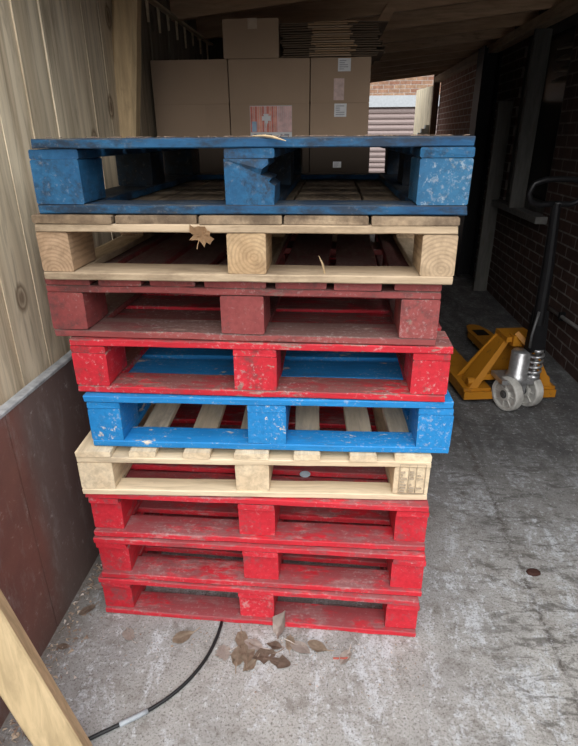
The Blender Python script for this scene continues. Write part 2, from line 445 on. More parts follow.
# conduit along the foot of the right wall
bm = bmesh.new(); tube(bm, [(1.738, y_, .325 - (y_ - 2.08) * .035) for y_ in (1.0, 1.4, 1.8, 2.2, 2.62)], .013, 8)
pp = link('wall_pipe', bm, plain('pipe_grey', (.22, .21, .20, 1), .5), None, True)
tag(pp, 'thin pale grey pipe running low along the dark brick wall', 'pipe')
for yy in (1.3, 2.3):
    bm = bmesh.new(); box(bm, 1.725, 1.765, yy - .012, yy + .012, .29, .345); link('pipe_clip', bm, m_blk, pp)

# back wall: left boarding is unseen, added to cut far-end light; right open
m_backw = wood_mat('back_boards', 2, (.10, .08, .06, 1), (.15, .12, .09, 1), perobj=0)
bm = bmesh.new()
x = XL
while x < .45:
    box(bm, x, x + .148, YB, YB + .025, 0, 2.05 + (x + .68) * .1); x += .15
struct('wall_back', bm, m_backw)
bm = bmesh.new(); beam(bm, (1.70, YB + .02, 0), (1.70, YB + .02, 2.26), .09, .09, up=(0, 1, 0), seg=4, jit=.003)
struct('trim_5', bm, wood_mat('end_post_wood', 2, (.20, .13, .08, 1), (.28, .19, .12, 1), perobj=0))

# roof
def roofz(x): return 2.235 + (x - XR) * .1
m_raf = wood_mat('rafter_wood', 0, (.56, .36, .22, 1), (.70, .48, .31, 1), stainamt=.1, perobj=.35)
m_roof = wood_mat('roof_boards', 0, (.08, .055, .04, 1), (.11, .075, .055, 1), stainamt=.3, perobj=0)
bm = bmesh.new()
yy = YROOF
while yy < YB + .15:
    prism(bm, [(XL - .15, yy, roofz(XL - .15) + .125), (XR + .25, yy, roofz(XR + .25) + .125), (XR + .25, yy, roofz(XR + .25) + .145), (XL - .15, yy, roofz(XL - .15) + .145)], (0, .196, 0)); yy += .2
struct('ceiling', bm, m_roof)
yy, k = YROOF + .06, 6
while yy < YB + .1:
    bm = bmesh.new()
    prism(bm, [(XL - .1, yy, roofz(XL - .1)), (XR + .2, yy, roofz(XR + .2)), (XR + .2, yy, roofz(XR + .2) + .122), (XL - .1, yy, roofz(XL - .1) + .122)], (0, .047, 0))
    struct('trim_%d' % k, bm, m_raf); k += 1
    yy += .61
bm = bmesh.new(); beam(bm, (1.70, YROOF, 2.188), (1.70, YB, 2.188), .10, .07, seg=20, jit=.002)
struct('trim_%d' % k, bm, wood_mat('wall_plate_wood', 1, (.42, .31, .20, 1), (.52, .39, .26, 1), perobj=0)); k += 1
bm = bmesh.new(); beam(bm, (.52, 2.62, 2.14), (.44, 2.62, 2.02), .06, .04, up=(0, 1, 0)); struct('trim_%d' % k, bm, m_raf); k += 1

# ------------------------------------------------------------------ outside, beyond the far end
YG = 11.5
g = thing('garage_building', 'brick garage with pinkish roller shutter seen through the far end', 'building', (1.4, YG, 0))
bm = bmesh.new()
box(bm, -4.5, -1.6, .03, .3, 0, 4.2); box(bm, 2.2, 4.5, .03, .3, 0, 4.2); box(bm, -1.6, 2.2, .03, .3, 2.2, 4.2)
link('wall', bm, brick_mat('far_brick', (.30, .145, .095, 1), (.38, .25, .155, 1), (.42, .39, .35, 1), 'XZ'), g)
bm = bmesh.new(); box(bm, -1.7, 2.3, -.04, .2, 1.985, 2.2)
link('lintel', bm, plain('lintel_grey', (.38, .40, .415, 1), .7, 0, .08), g)
bm = bmesh.new()
z = .02
while z < 1.98:
    vsn = []
    for k2, (dy, dz) in enumerate(((.06, 0), (.03, .02), (.02, .055), (.03, .09), (.06, .108))):
        vsn.append((dy, z + dz))
    for (a, b) in zip(vsn[:-1], vsn[1:]):
        bm.faces.new([bm.verts.new(p) for p in ((-1.6, a[0], a[1]), (2.2, a[0], a[1]), (2.2, b[0], b[1]), (-1.6, b[0], b[1]))])
    z += .108
link('roller_shutter', bm, plain('shutter_pink', (.27, .21, .195, 1), .6, 0, .06), g)
m_cream = wood_mat('cream_boards', 2, (.80, .70, .50, 1), (.88, .78, .58, 1), stainamt=.05, perobj=0)
fp = thing('fence_panel', 'cream timber fence panel just outside the far end of the shed', 'fence', (1.70, 8.12, 0), .14)
bm = bmesh.new()
for k2 in range(8): beam(bm, (0, .06 + k2 * .125, 0), (0, .06 + k2 * .125, 2.13), .12, .02, up=(1, 0, 0))
link('board_panel', bm, m_cream, fp)
for zz in (.3, 1.1, 1.9):
    bm = bmesh.new(); beam(bm, (.035, 0, zz), (.035, 1.0, zz), .05, .04); link('rail', bm, m_cream, fp)
bm = bmesh.new()
prism(bm, [(-.22, .1, 1.37), (-.12, .1, 1.39), (-.012, .1, 1.43), (-.012, .1, 1.58), (-.07, .1, 1.58), (-.07, .1, 1.53), (-.13, .1, 1.53), (-.13, .1, 1.47), (-.18, .1, 1.47), (-.18, .1, 1.42), (-.22, .1, 1.42)], (0, .06, 0))
link('gutter_bracket', bm, plain('pale_metal', (.50, .53, .55, 1), .5, 0, .1), fp)['label'] = 'stepped pale grey metal bracket'

# ------------------------------------------------------------------ pallets
def paints(name, paint, paint2, wood, **kw):
    return [paint_mat('%s_%d' % (name, a), a, paint, paint2, wood, **kw) for a in (0, 1)]
def woods(name, c1, c2, **kw):
    return [wood_mat('%s_%d' % (name, a), a, c1, c2, **kw) for a in (0, 1)]
red_a = paints('red_paint', (.52, .018, .03, 1), (.64, .03, .05, 1), (.42, .20, .17, 1), wear=.16, topwear=.6, dirt=(.16, .05, .05, 1), dirtamt=.30)
red_b = paints('dusty_red_paint', (.56, .018, .032, 1), (.68, .035, .055, 1), (.62, .34, .33, 1), wear=.16, topwear=.5, dirt=(.24, .075, .08, 1), dirtamt=.34, dusty=.22, soft=.2)
maroon = paints('faded_maroon_paint', (.24, .05, .05, 1), (.32, .08, .075, 1), (.33, .22, .18, 1), wear=.06, topwear=.9, dirt=(.10, .045, .043, 1), dirtamt=.30, dusty=.2, soft=.1)
blue = paints('blue_paint', (.014, .205, .52, 1), (.02, .255, .60, 1), (.70, .64, .54, 1), wear=.03, topwear=.1, dirt=(.05, .17, .34, 1), dirtamt=.15, dusty=.3)
oldblue = paints('old_blue_paint', (.008, .058, .145, 1), (.020, .125, .255, 1), (.22, .24, .24, 1), wear=.03, topwear=.7, dirt=(.016, .018, .024, 1), dirtamt=.50, dusty=.10, soft=.12)
oldblue_scuff = paint_mat('scuffed_blue_paint', 1, (.016, .09, .195, 1), (.038, .155, .28, 1), (.50, .54, .56, 1), wear=.20, topwear=.2, dirt=(.03, .05, .07, 1), dirtamt=.3, dusty=.25, soft=.2)
oldblue_left = paint_mat('rubbed_blue_paint', 1, (.009, .068, .165, 1), (.026, .135, .27, 1), (.26, .20, .14, 1), wear=.04, topwear=.2, dirt=(.018, .03, .05, 1), dirtamt=.45, dusty=.12, soft=.12)
oldblue_shade = paint_mat('shaded_blue_paint', 1, (.006, .02, .04, 1), (.012, .04, .08, 1), (.10, .10, .10, 1), wear=.02, dirt=(.012, .012, .014, 1), dirtamt=.6, dusty=.1, soft=.12)
pale = woods('new_pine', (.72, .56, .37, 1), (.86, .72, .51, 1), stain=(.26, .20, .15, 1), stainamt=.24, perobj=.12)
weath = woods('weathered_pine', (.46, .34, .22, 1), (.62, .49, .34, 1), stain=(.12, .08, .05, 1), stainamt=.55, perobj=.3)
weath_r = wood_mat('weathered_block', 1, (.46, .33, .205, 1), (.55, .41, .27, 1), stain=(.16, .11, .07, 1), stainamt=.3, perobj=.1, rings=(-.47, 0, -.035))
weath_l = wood_mat('weathered_block_left', 1, (.38, .25, .15, 1), (.48, .33, .21, 1), stain=(.08, .055, .04, 1), stainamt=.4, perobj=.2, rings=(.47, 0, -.02))
weath_d = wood_mat('grimy_deck_wood', 1, (.36, .255, .16, 1), (.50, .38, .25, 1), stain=(.07, .045, .03, 1), stainamt=.85, perobj=.35)
weath_m = wood_mat('weathered_block_mid', 1, (.50, .33, .18, 1), (.58, .42, .25, 1), stain=(.16, .10, .06, 1), stainamt=.45, perobj=.2, rings=(-.03, 0, -.06))

fitx = [-.0063, .0011, -.0014, -.0062, .039, .0116, -.0307, -.0112, .0041]
fity = [-.0334, -.0235, -.0111, -.0036, .0138, .0217, .0283, .0005, .0074]
fityaw = [-.0219, -.0061, .0029, .0407, .0265, .0023, -.0145, .0023, .0019]
fith = [.1501, .1596, .1631, .1508, .1611, .1577, .1625, .158, .166]
TOPZ = sum(fith)

def pallet(i, label, mats, kind, bw, mw, nboards, board_w, D=1.2, blk_mats=None, torn=False, deck_mat=None, lw=.11, mo=0., inn=0., dl=0., seed=0, t=.020, bd=.14):
    z0 = sum(fith[:i]); h = fith[i] - .0012
    root = thing('wooden_pallet', label, 'pallet', (fitx[i], fity[i], z0 + (.0 if i else .0)), fityaw[i], None)
    mx, my = mats
    rnd = random.Random(seed + 100 * i)
    hz = h - 3 * t                         # block height
    zb, zs, zd = t, t + hz, t + hz + t     # block base, stringer base, deck base
    xs = [(-.5 + bw / 2, bw), (mo, mw), (.5 - bw / 2, bw)]
    ysb = [bd / 2, D / 2, D - bd / 2]
    J = .0021
    def bd_(name, p0, p1, w_, t_, mat, seg=14, j=J):
        bm = bmesh.new(); beam(bm, p0, p1, w_, t_, ch=.0025, seg=seg, jit=j, seed=rnd.random() * 50, endjit=.004); return link(name, bm, mat, root)
    # top deck
    if kind == 'across':
        pitch = (D - board_w) / (nboards - 1)
        for k in range(nboards):
            yc = board_w / 2 + k * pitch
            e_ = rnd.uniform(-.004, .004)
            bd_('deck_board', (-.5 + dl + e_, yc, zd + t / 2), (.5 + e_, yc, zd + t / 2), board_w, t - .001, mx)
        for (xc, w_) in xs: bd_('stringer', (xc, .003, zs + t / 2), (xc, D - .003, zs + t / 2), w_, t - .001, my)
    else:
        if isinstance(nboards, int):
            pitch = (1 - board_w) / (nboards - 1)
            cols = [(-.5 + board_w / 2 + k * pitch, board_w) for k in range(nboards)]
        else: cols = nboards
        for (xc, w_) in cols:
            e_ = rnd.uniform(-.004, .004)
            bd_('deck_board', (xc, e_, zd + t / 2), (xc, D + e_, zd + t / 2), w_, t - .001, deck_mat or my)
        for yc in ysb: bd_('stringer', (-.498, yc, zs + t / 2), (.498, yc, zs + t / 2), bd, t - .001, mx)
    # blocks
    for ri, yc in enumerate(ysb):
        for ci, (xc, w_) in enumerate(xs):
            bmt = my
            if blk_mats: bmt = blk_mats[ci]
            if torn and ri > 0:          # narrower inner blocks of the old blue pallet, shade painted into their colour
                bmt = oldblue_shade
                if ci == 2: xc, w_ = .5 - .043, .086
            bm = bmesh.new()
            ov = rnd.uniform(-.003, .003)
            if torn and ri == 0 and ci == 1:
                # split block with a splintered bite out of its upper right corner
                pts = [(-w_ / 2, 0, 0), (w_ / 2, 0, 0), (w_ / 2 + .002, 0, hz * .42), (w_ / 2 - .012, 0, hz * .5), (w_ / 2 - .006, 0, hz * .58), (w_ / 2 - .030, 0, hz * .66), (w_ / 2 - .026, 0, hz * .78), (w_ / 2 - .012, 0, hz * .88), (w_ / 2 - .012, 0, hz), (-w_ / 2, 0, hz)]
                prism(bm, [(xc + p[0], yc - bd / 2 + .002 + .012 * noise.noise(V(p[0] * 40, p[2] * 30, 1)), zb + p[2]) for p in pts], (0, bd - .004, 0))
            else:
                beam(bm, (xc, yc - bd / 2 + .002 + ov + (inn if ri == 0 else 0), zb + hz / 2), (xc, yc + bd / 2 - .002 + ov, zb + hz / 2), w_, hz - .001, ch=.003, seg=5, jit=.0022, seed=rnd.random() * 50)
            blk = link('block', bm, bmt, root)
            if i == 3 and ri == 0 and ci == 2: root['_stamp'] = 1; stamp_parent.append((blk, xc, zb, hz, w_, yc - bd / 2 + ov))
    # bottom boards
    for yc in (lw / 2, D - lw / 2): bd_('bottom_board', (-.498, yc, t / 2), (.498, yc, t / 2), lw, t - .001, mx)
    for (xc, w_) in xs: bd_('bottom_board', (xc, lw + .004, t / 2), (xc, D - lw - .004, t / 2), w_, t - .001, my)
    if '_stamp' in root: del root['_stamp']
    return root
stamp_parent = []

pallet(0, 'bright red pallet standing on the concrete, lowest of the stack', red_b, 'across', .095, .11, 8, .125, seed=1, lw=.085, mo=.0, inn=.012)
pallet(1, 'red pallet second from the floor in the stack', red_b, 'across', .095, .108, 8, .125, seed=2, lw=.085, mo=.010, inn=.012)
pallet(2, 'scuffed red pallet directly under the bare pine pallet', red_b, 'across', .092, .108, 8, .125, seed=3, lw=.085, mo=.003, inn=.016)
pale7 = [(-.448, .10), (-.31, .075), (-.155, .075), (0, .095), (.155, .075), (.31, .075), (.448, .10)]
pallet(3, 'clean pale pine pallet with ink stamp on right block, under the bright blue one', pale, 'along', .10, .095, pale7, .08, seed=4, lw=.062, mo=0.)
pallet(4, 'bright blue pallet above the clean pale pine pallet', blue, 'across', .092, .105, 8, .125, seed=5, lw=.085, mo=-.002)
pallet(5, 'vivid red pallet lying on the bright blue pallet', red_a, 'across', .094, .112, 8, .125, seed=6, lw=.10, mo=-.003)
p7 = [(-.44, .118), (-.30, .112), (-.166, .115), (-.005, .155), (.16, .125), (.298, .115), (.443, .112)]
pallet(6, 'faded maroon pallet under the weathered bare wood pallet', maroon, 'along', .094, .11, p7, .12, seed=7, mo=.010)
p8 = [(-.402, .194), (-.201, .194), (0, .194), (.2, .194), (.401, .196)]
pallet(7, 'weathered bare wood pallet with a dry leaf on its front, second from the top', weath, 'along', .078, .093, p8, .19, seed=8, mo=.012, blk_mats=(weath_l, weath_m, weath_r), deck_mat=weath_d)
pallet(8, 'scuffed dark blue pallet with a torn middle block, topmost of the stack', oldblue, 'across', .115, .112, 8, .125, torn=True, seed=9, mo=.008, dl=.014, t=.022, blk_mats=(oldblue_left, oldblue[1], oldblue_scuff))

# ink stamp on the pine pallet's right block
blk, xc, zb, hz, w_, yf = stamp_parent[0]
m_ink = plain('faded_ink', (.42, .34, .25, 1), .8, 0, .2)
bm = bmesh.new()
rnd = random.Random(5)
def ink(x0, x1, z0, z1): box(bm, x0, x1, yf - .003, yf + .001, z0, z1)
X0, X1, Z0, Z1 = xc - .036, xc + .036, zb + .004, zb + hz + .012
for z_ in (Z0, Z1): ink(X0, X1, z_, z_ + .0012)
for x_ in (X0, X0 + .026, X0 + .047, X1): ink(x_, x_ + .0012, Z0, Z1)
for k2 in range(7):
    zz = Z0 + .006 + k2 * .0105
    ink(X0 + .004, X0 + .009 + rnd.random() * .013, zz, zz + .004)
    if k2 != 3: ink(X0 + .030, X0 + .036 + rnd.random() * .008, zz, zz + .005)
    if k2 in (1, 4, 5): ink(X0 + .051, X0 + .058 + rnd.random() * .01, zz, zz + .003)
link('ink_stamp', bm, m_ink, blk)

# small sticker on the deck of the red pallet under the pine one
zs_ = sum(fith[:3])
bm = bmesh.new(); lathe(bm, [(.0, .0), (.017, .0), (.017, .0012), (0, .0012)], (0, 0, 0), (0, 0, 1), 18)
st = link('round_sticker', bm, plain('sticker_blue', (.55, .68, .80, 1), .5), None, loc=(.138, .125, zs_ - .0005))
tag(st, 'small pale blue round sticker on a red deck board inside the pine pallet', 'sticker')

# ------------------------------------------------------------------ leaves, splinters and litter
def leaf_mat(name, c1, c2):
    t = NT(name); n = t.noise(t.coord(), 40, 5, .65)
    return t.out(t.mix(t.ramp(n, [(.35, 0.), (.65, 1.)]), c1, c2), .75, n, .3, dist=.002)
m_leaf = [leaf_mat('leaf_brown', (.30, .22, .155, 1), (.42, .33, .25, 1)), leaf_mat('leaf_pale', (.44, .37, .33, 1), (.56, .49, .44, 1)), leaf_mat('leaf_dark', (.18, .125, .095, 1), (.29, .21, .16, 1)), leaf_mat('leaf_tan', (.36, .22, .12, 1), (.46, .30, .17, 1))]
def leaf_bm(size, kind, seed, curl=.25):
    bm = bmesh.new(); rnd = random.Random(seed)
    if kind == 'maple':
        out = [(0, -.34), (.16, -.38), (.34, -.46), (.38, -.27), (.58, -.16), (.48, .0), (.55, .22), (.36, .24), (.27, .40), (.16, .36), (0, .56)]
    else:
        out = [(0, -.5), (.16, -.36), (.27, -.12), (.30, .08), (.22, .28), (.10, .42), (0, .55)]
    out = [(x * rnd.uniform(.85, 1.15), y + rnd.uniform(-.05, .05)) for x, y in out]
    pts = out + [(-x * rnd.uniform(.8, 1.15), y + rnd.uniform(-.05, .05)) for x, y in out[-2:0:-1]]
    def P(x, y):
        z = curl * (abs(x) * .9 + .6 * y * y) + .05 * noise.noise(V(x * 4, y * 4, seed))
        return V(x, y, z) * size
    n = len(pts)
    inner = [bm.verts.new(P(x * .5, y * .5)) for x, y in pts]; outer = [bm.verts.new(P(x, y)) for x, y in pts]
    c = bm.verts.new(P(0, 0))
    for k2 in range(n):
        a, b = k2, (k2 + 1) % n
        bm.faces.new((outer[a], outer[b], inner[b], inner[a])); bm.faces.new((inner[a], inner[b], c))
    bmesh.ops.solidify(bm, geom=bm.faces[:], thickness=.0008)
    # stalk
    tube(bm, [P(0, -.3), P(.02, -.55), P(.08, -.8)], .02 * size, 5)
    zmin = min(v_.co.z for v_ in bm.verts)
    for v_ in bm.verts: v_.co.z -= zmin
    return bm

o = link('fallen_leaf', leaf_bm(.055, 'maple', 3), m_leaf[3]); o.location = (-.103, -.0035, 1.219); o.rotation_euler = (math.radians(97), math.radians(28), 0); o.scale = (.95, .8, 1)
tag(o, 'tan dry maple leaf caught on the front edge of the weathered bare wood pallet', 'leaf')
LV = [(-.003, -.110), (.032, -.143), (-.005, -.176), (-.045, -.094), (-.09, -.142), (.137, -.107), (.08, -.163), (-.401, -.10), (.105, -.092), (.274, -.132), (-.228, -.095), (-.02, -.14), (.19, -.10), (-.045, -.15), (.06, -.108)]
rnd = random.Random(11)
for k2, (x, y) in enumerate(LV):
    bm = leaf_bm(rnd.uniform(.05, .085), ('maple' if k2 == 4 else 'oval'), k2 + 20, rnd.uniform(.05, .3))
    o = link('fallen_leaf', bm, m_leaf[rnd.choice((0, 1, 1, 1, 2, 0))])
    o.location = (x, y, .0005); o.rotation_euler = (rnd.uniform(-.08, .08), rnd.uniform(-.08, .08), rnd.uniform(0, 6.28))
    tag(o, 'dry curled leaf on the concrete in front of the lowest red pallet', 'leaf', 'dry leaves in front of the lowest pallet')
LV2 = [(-.56, -.30), (-.585, -.16), (-.57, -.02), (-.575, .08), (-.55, -.42), (-.59, -.52)]
for k2, (x, y) in enumerate(LV2):
    bm = leaf_bm(rnd.uniform(.04, .06), 'oval', k2 + 60, rnd.uniform(.05, .3))
    o = link('fallen_leaf', bm, m_leaf[rnd.choice((0, 2, 1))]); o.location = (x, y, .003); o.rotation_euler = (0, 0, rnd.uniform(0, 6.28))
    tag(o, 'dry leaf on the concrete at the foot of the dark left plinth', 'leaf', 'dry leaves along the left plinth')
# large pale leaf stood against the lowest pallet
o = link('fallen_leaf', leaf_bm(.085, 'oval', 91, .5), m_leaf[1]); o.location = (.075, -.050, .028); o.rotation_euler = (math.radians(62), 0, math.radians(-48))
tag(o, 'large pale pinkish leaf propped against the front of the lowest red pallet', 'leaf')
# crumbs: uncountable litter
bm = bmesh.new(); rnd = random.Random(2)
def crumb(x, y, s, mi):
    z = s * .3
    vs_ = [bm.verts.new((x + s * rnd.uniform(-1, 1) * .9, y + s * rnd.uniform(-1, 1) * .9, rnd.uniform(0, z))) for _ in range(3)]
    tp = bm.verts.new((x, y, z + s * .2))
    for a, b in ((0, 1), (1, 2), (2, 0)): bm.faces.new((vs_[a], vs_[b], tp)).material_index = mi
for _ in range(900):
    y = rnd.uniform(-1.0, .9); x = -.625 + abs(rnd.gauss(0, .045)); crumb(x, y, rnd.uniform(.003, .014), rnd.choice((0, 0, 0, 1, 1, 2)))
o = link('litter', bm, [m_leaf[2], m_leaf[0], m_leaf[1]]); o['kind'] = 'stuff'
tag(o, 'dirt and leaf litter gathered along the foot of the dark left plinth', 'litter')
bm = bmesh.new()
for _ in range(330):
    x = rnd.uniform(-.5, .5); y = -.065 - abs(rnd.gauss(0, .10)); crumb(x, y, rnd.uniform(.002, .007), rnd.randrange(3))
o = link('litter', bm, [m_leaf[2], m_leaf[0], m_leaf[1]]); o['kind'] = 'stuff'
tag(o, 'loose crumbs of leaf and grit on the concrete before the lowest red pallet', 'litter')
# brown bark lump and red scrap
bm = bmesh.new(); lathe(bm, [(0, 0), (.019, .001), (.020, .005), (.014, .010), (0, .011)], (0, 0, 0), (0, 0, 1), 9)
for v_ in bm.verts: v_.co.x *= 1.3; v_.co += noise.noise_vector(v_.co * 60) * .004; v_.co.z = max(0, v_.co.z)
o = link('bark_lump', bm, plain('bark_brown', (.05, .02, .015, 1), .8)); o.location = (.947, .26, 0)
tag(o, 'small dark reddish brown lump on the concrete right of the stack', 'debris')
bm = bmesh.new(); beam(bm, (.238, -.138, .002), (.282, -.134, .002), .006, .003, seg=4, jit=.002)
tag(link('red_scrap', bm, plain('scrap_red', (.45, .12, .09, 1), .7)), 'thin red splinter of paint on the concrete before the lowest pallet', 'debris')
m_spl = wood_mat('splinter_wood', 0, (.55, .40, .23, 1), (.65, .5, .3, 1), perobj=0)
bm = bmesh.new(); tube(bm, [(.02, .035, TOPZ + .0012), (.05, .008, TOPZ + .0016), (.07, -.004, TOPZ - .001), (.098, -.008, TOPZ - .009)], [.0012, .0025, .003, .0008], 5)
tag(link('wood_splinter', bm, m_spl), 'pale curved splinter sticking out over the front of the top blue pallet', 'splinter')
bm = bmesh.new(); tube(bm, [(.187, .024, 1.1245), (.181, .014, 1.15), (.172, .008, 1.170)], [.0022, .0025, .0006], 5)
tag(link('wood_splinter', bm, m_spl), 'pale splinter standing up inside the right opening of the weathered bare pallet', 'splinter')
bm = bmesh.new(); rnd = random.Random(8)
for _ in range(110):
    x, y = rnd.uniform(-.47, .48), abs(rnd.gauss(0, .12)) + .012
    a = rnd.uniform(0, 3.14); L = rnd.uniform(.004, .03)
    beam(bm, (x, y, TOPZ), (x + L * math.cos(a), y + L * abs(math.sin(a)), TOPZ + .0005 + rnd.uniform(0, .004) ** 1.2), .002, .0015, ch=.0003)
o = link('wood_crumbs', bm, m_leaf[2]); o['kind'] = 'stuff'; tag(o, 'dark crumbs and splinters strewn on the top of the dark blue pallet', 'debris')

# ------------------------------------------------------------------ cable on the floor
m_cab = plain('black_rubber', (.016, .017, .018, 1), .45, 0, .2)
pts = bez((-.118, -.037, .0062), (-.12, -.14, .0062), (-.15, -.27, .0062), (-.30, -.365, .0062), 22) + bez((-.30, -.365, .0062), (-.34, -.392, .0062), (-.44, -.445, .0062), (-.62, -.60, .0062), 12)[1:]
bm = bmesh.new(); tube(bm, pts, .0052, 8)
cb = link('rubber_cable', bm, m_cab, None, True); tag(cb, 'black rubber cable curving out from under the lowest red pallet', 'cable')
bm = bmesh.new(); tube(bm, pts[20:25], .0068, 8); link('tape_wrap', bm, plain('grey_tape', (.36, .39, .42, 1), .5), cb, True)

# ------------------------------------------------------------------ timber leaning at the lower left
m_ton = wood_mat('sawn_batten', 2, (.56, .41, .22, 1), (.70, .54, .32, 1), stain=(.2, .13, .07, 1), stainamt=.1, perobj=0, gscale=45)
TIMBER = dict(p0=V(-.385, -.50, .035), p1=V(-.632, -.50, 1.06))
bm = bmesh.new()
o = None
d_ = (TIMBER['p1'] - TIMBER['p0'])
beam(bm, TIMBER['p0'], TIMBER['p1'], .085, .06, up=(.55, -1, .0), ch=.004, seg=10, jit=.001)
o = link('timber_batten', bm, m_ton); tag(o, 'pale sawn timber batten leaning against the dark left plinth in the foreground', 'batten')

# ------------------------------------------------------------------ cardboard boxes
def card_mat(name, c):
    t = NT(name); v = t.coord(); n = t.noise(v, 4, 4, .5)
    wv = t.node('ShaderNodeTexWave'); t.l.new(t.coord((1, 1, 1), rnd=False), wv.inputs['Vector']); wv.inputs['Scale'].default_value = 60; wv.inputs['Distortion'].default_value = .4
    col = t.mix(t.ramp(n, [(.3, 0.), (.7, 1.)]), tuple(x * .88 for x in c[:3]) + (1,), c)
    return t.out(col, .85, wv.outputs['Fac'], .05, dist=.001)
m_card = card_mat('cardboard', (.37, .262, .18, 1)); m_card2 = card_mat('cardboard_dull', (.30, .205, .13, 1)); m_edge = card_mat('cardboard_edge', (.15, .105, .072, 1))
m_card4 = card_mat('cardboard_shaded', (.05, .036, .026, 1))  # lowest carton row: shade behind the blue pallet's opening painted into the cardboard
m_card3 = card_mat('cardboard_flap', (.36, .235, .14, 1))
m_tape = plain('parcel_tape', (.42, .33, .25, 1), .3, 0, .1)
m_white = plain('label_white', (.66, .66, .67, 1), .6, 0, .08); m_pinkl = plain('label_pink', (.55, .40, .36, 1), .5, 0, .2); m_grey = plain('label_print', (.30, .30, .33, 1), .7)

def carton(label, x0, x1, z0, z1, y0=1.55, body=None, depth=.42, flap=None, tapey=None, group='cardboard cartons stacked behind the pallets', name='cardboard_box'):
    r = thing(name, label, 'box', ((x0 + x1) / 2, y0 + depth / 2, z0), 0, group)
    hx, hy, H = (x1 - x0) / 2 - .0015, depth / 2, z1 - z0 - .001
    bm = bmesh.new(); beam(bm, (0, -hy, H / 2), (0, hy, H / 2), 2 * hx, H, ch=.003, seg=1); link('body', bm, body or m_card, r)
    bm = bmesh.new(); box(bm, -.0, hx - .001, -hy + .002, hy - .002, H - .0005, H + .0008); box(bm, -hx + .001, -.001, -hy + .002, hy - .002, H - .0005, H + .0008); link('flap', bm, m_card2, r)
    if flap:
        a, b = flap; bm = bmesh.new(); box(bm, a - r.location.x, b - r.location.x, -hy - .003, -hy + .001, .002, H - .002); link('joint_flap', bm, body or m_card, r)
    if tapey:
        bm = bmesh.new(); box(bm, tapey - .022, tapey + .022, -hy - .0012, hy + .001, H - .06, H + .0015); link('packing_tape', bm, m_tape, r)
    return r, hy
def sticker(r, hy, x0, x1, z0, z1, mat, name='paper_label', prints=True, seed=0):
    cx, cz = r.location.x, r.location.z
    bm = bmesh.new(); box(bm, x0 - cx, x1 - cx, -hy - .0022, -hy - .0005, z0 - cz, z1 - cz); o = link(name, bm, mat, r)
    if prints:
        bm = bmesh.new(); rd = random.Random(seed); w_ = x1 - x0; hh = z1 - z0
        for k2 in range(5):
            zz = z0 - cz + hh * (.15 + .16 * k2); a = x0 - cx + w_ * .12
            box(bm, a, a + w_ * rd.uniform(.3, .75), -hy - .003, -hy - .001, zz, zz + hh * .06)
        link('print', bm, m_grey, o)
    return o

zt = [1.757, 1.5715, 1.386, 1.2005]
bx = {}
for row, nm in ((0, 'top'), (1, 'middle'), (2, 'bottom')):
    z1, z0 = zt[row], zt[row + 1]
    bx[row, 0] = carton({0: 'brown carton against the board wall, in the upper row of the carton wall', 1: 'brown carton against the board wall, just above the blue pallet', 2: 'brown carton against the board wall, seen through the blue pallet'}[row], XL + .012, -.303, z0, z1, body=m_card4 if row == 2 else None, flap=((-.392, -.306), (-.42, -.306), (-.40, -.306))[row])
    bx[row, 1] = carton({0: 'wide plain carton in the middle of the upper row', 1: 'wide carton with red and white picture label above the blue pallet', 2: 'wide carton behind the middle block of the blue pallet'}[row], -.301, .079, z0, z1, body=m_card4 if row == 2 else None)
    bx[row, 2] = carton({0: 'carton with white label and pinkish tape at the right of the upper row', 1: 'carton with one white label under the pinkish tape, right of the picture label', 2: 'shade-darkened carton with small white label seen through the blue pallet opening'}[row], .081, (.358, .358, .372)[row], z0, z1, body=m_card4 if row == 2 else None)
r, hy = bx[0, 2]
sticker(r, hy, .207, .265, 1.70, 1.752, m_white, seed=1); sticker(r, hy, .19, .238, 1.582, 1.672, m_pinkl, 'tape_strip', False)
r, hy = bx[1, 2]; sticker(r, hy, .195, .252, 1.512, 1.568, m_white, seed=2)
r, hy = bx[2, 2]; sticker(r, hy, .195, .235, 1.288, 1.315, m_white, seed=3)
# picture label: red and pink stripes with a pale plant-like mark and a white strip with grey print
r, hy = bx[1, 1]; cx, cz = r.location.x, r.location.z
lb = sticker(r, hy, -.205, -.005, 1.425, 1.562, m_white, 'picture_label', False)
m_lr = [plain('print_red', (.62, .20, .15, 1), .5), plain('print_coral', (.70, .33, .25, 1), .5), plain('print_rose', (.66, .42, .40, 1), .5), plain('print_blue', (.30, .42, .55, 1), .5)]
bm = bmesh.new()
x = -.203; k2 = 0; widths = [.012, .009, .013, .010, .012, .011, .010, .014, .010, .011, .012]
while x < -.074:
    w_ = widths[k2 % 11]; box(bm, x - cx, min(x + w_ - .0012, -.074) - cx, -hy - .0032, -hy - .002, 1.448 - cz, 1.560 - cz, (0, 1, 0, 1, 1, 0, 2, 0, 1)[k2 % 9]); x += w_; k2 += 1
x = -.071
while x < -.008: box(bm, x - cx, x + .0085 - cx, -hy - .0032, -hy - .002, 1.448 - cz, 1.560 - cz, 2); x += .0095
box(bm, -.197 - cx, -.174 - cx, -hy - .0036, -hy - .003, 1.45 - cz, 1.495 - cz, 3)
link('printed_stripes', bm, m_lr, lb)
bm = bmesh.new()
for em, (a, b, s_) in enumerate(((-.128, 1.515, .018), (-.116, 1.508, .016), (-.138, 1.508, .014), (-.126, 1.495, .012))):
    pts = [(a - cx + s_ * math.cos(q * PI / 4) * (1 if q % 2 else .6), -hy - .0045 - em * .0006, b - cz + s_ * math.sin(q * PI / 4) * (1 if q % 2 else .65)) for q in range(8)]
    prism(bm, pts, (0, .001, 0))
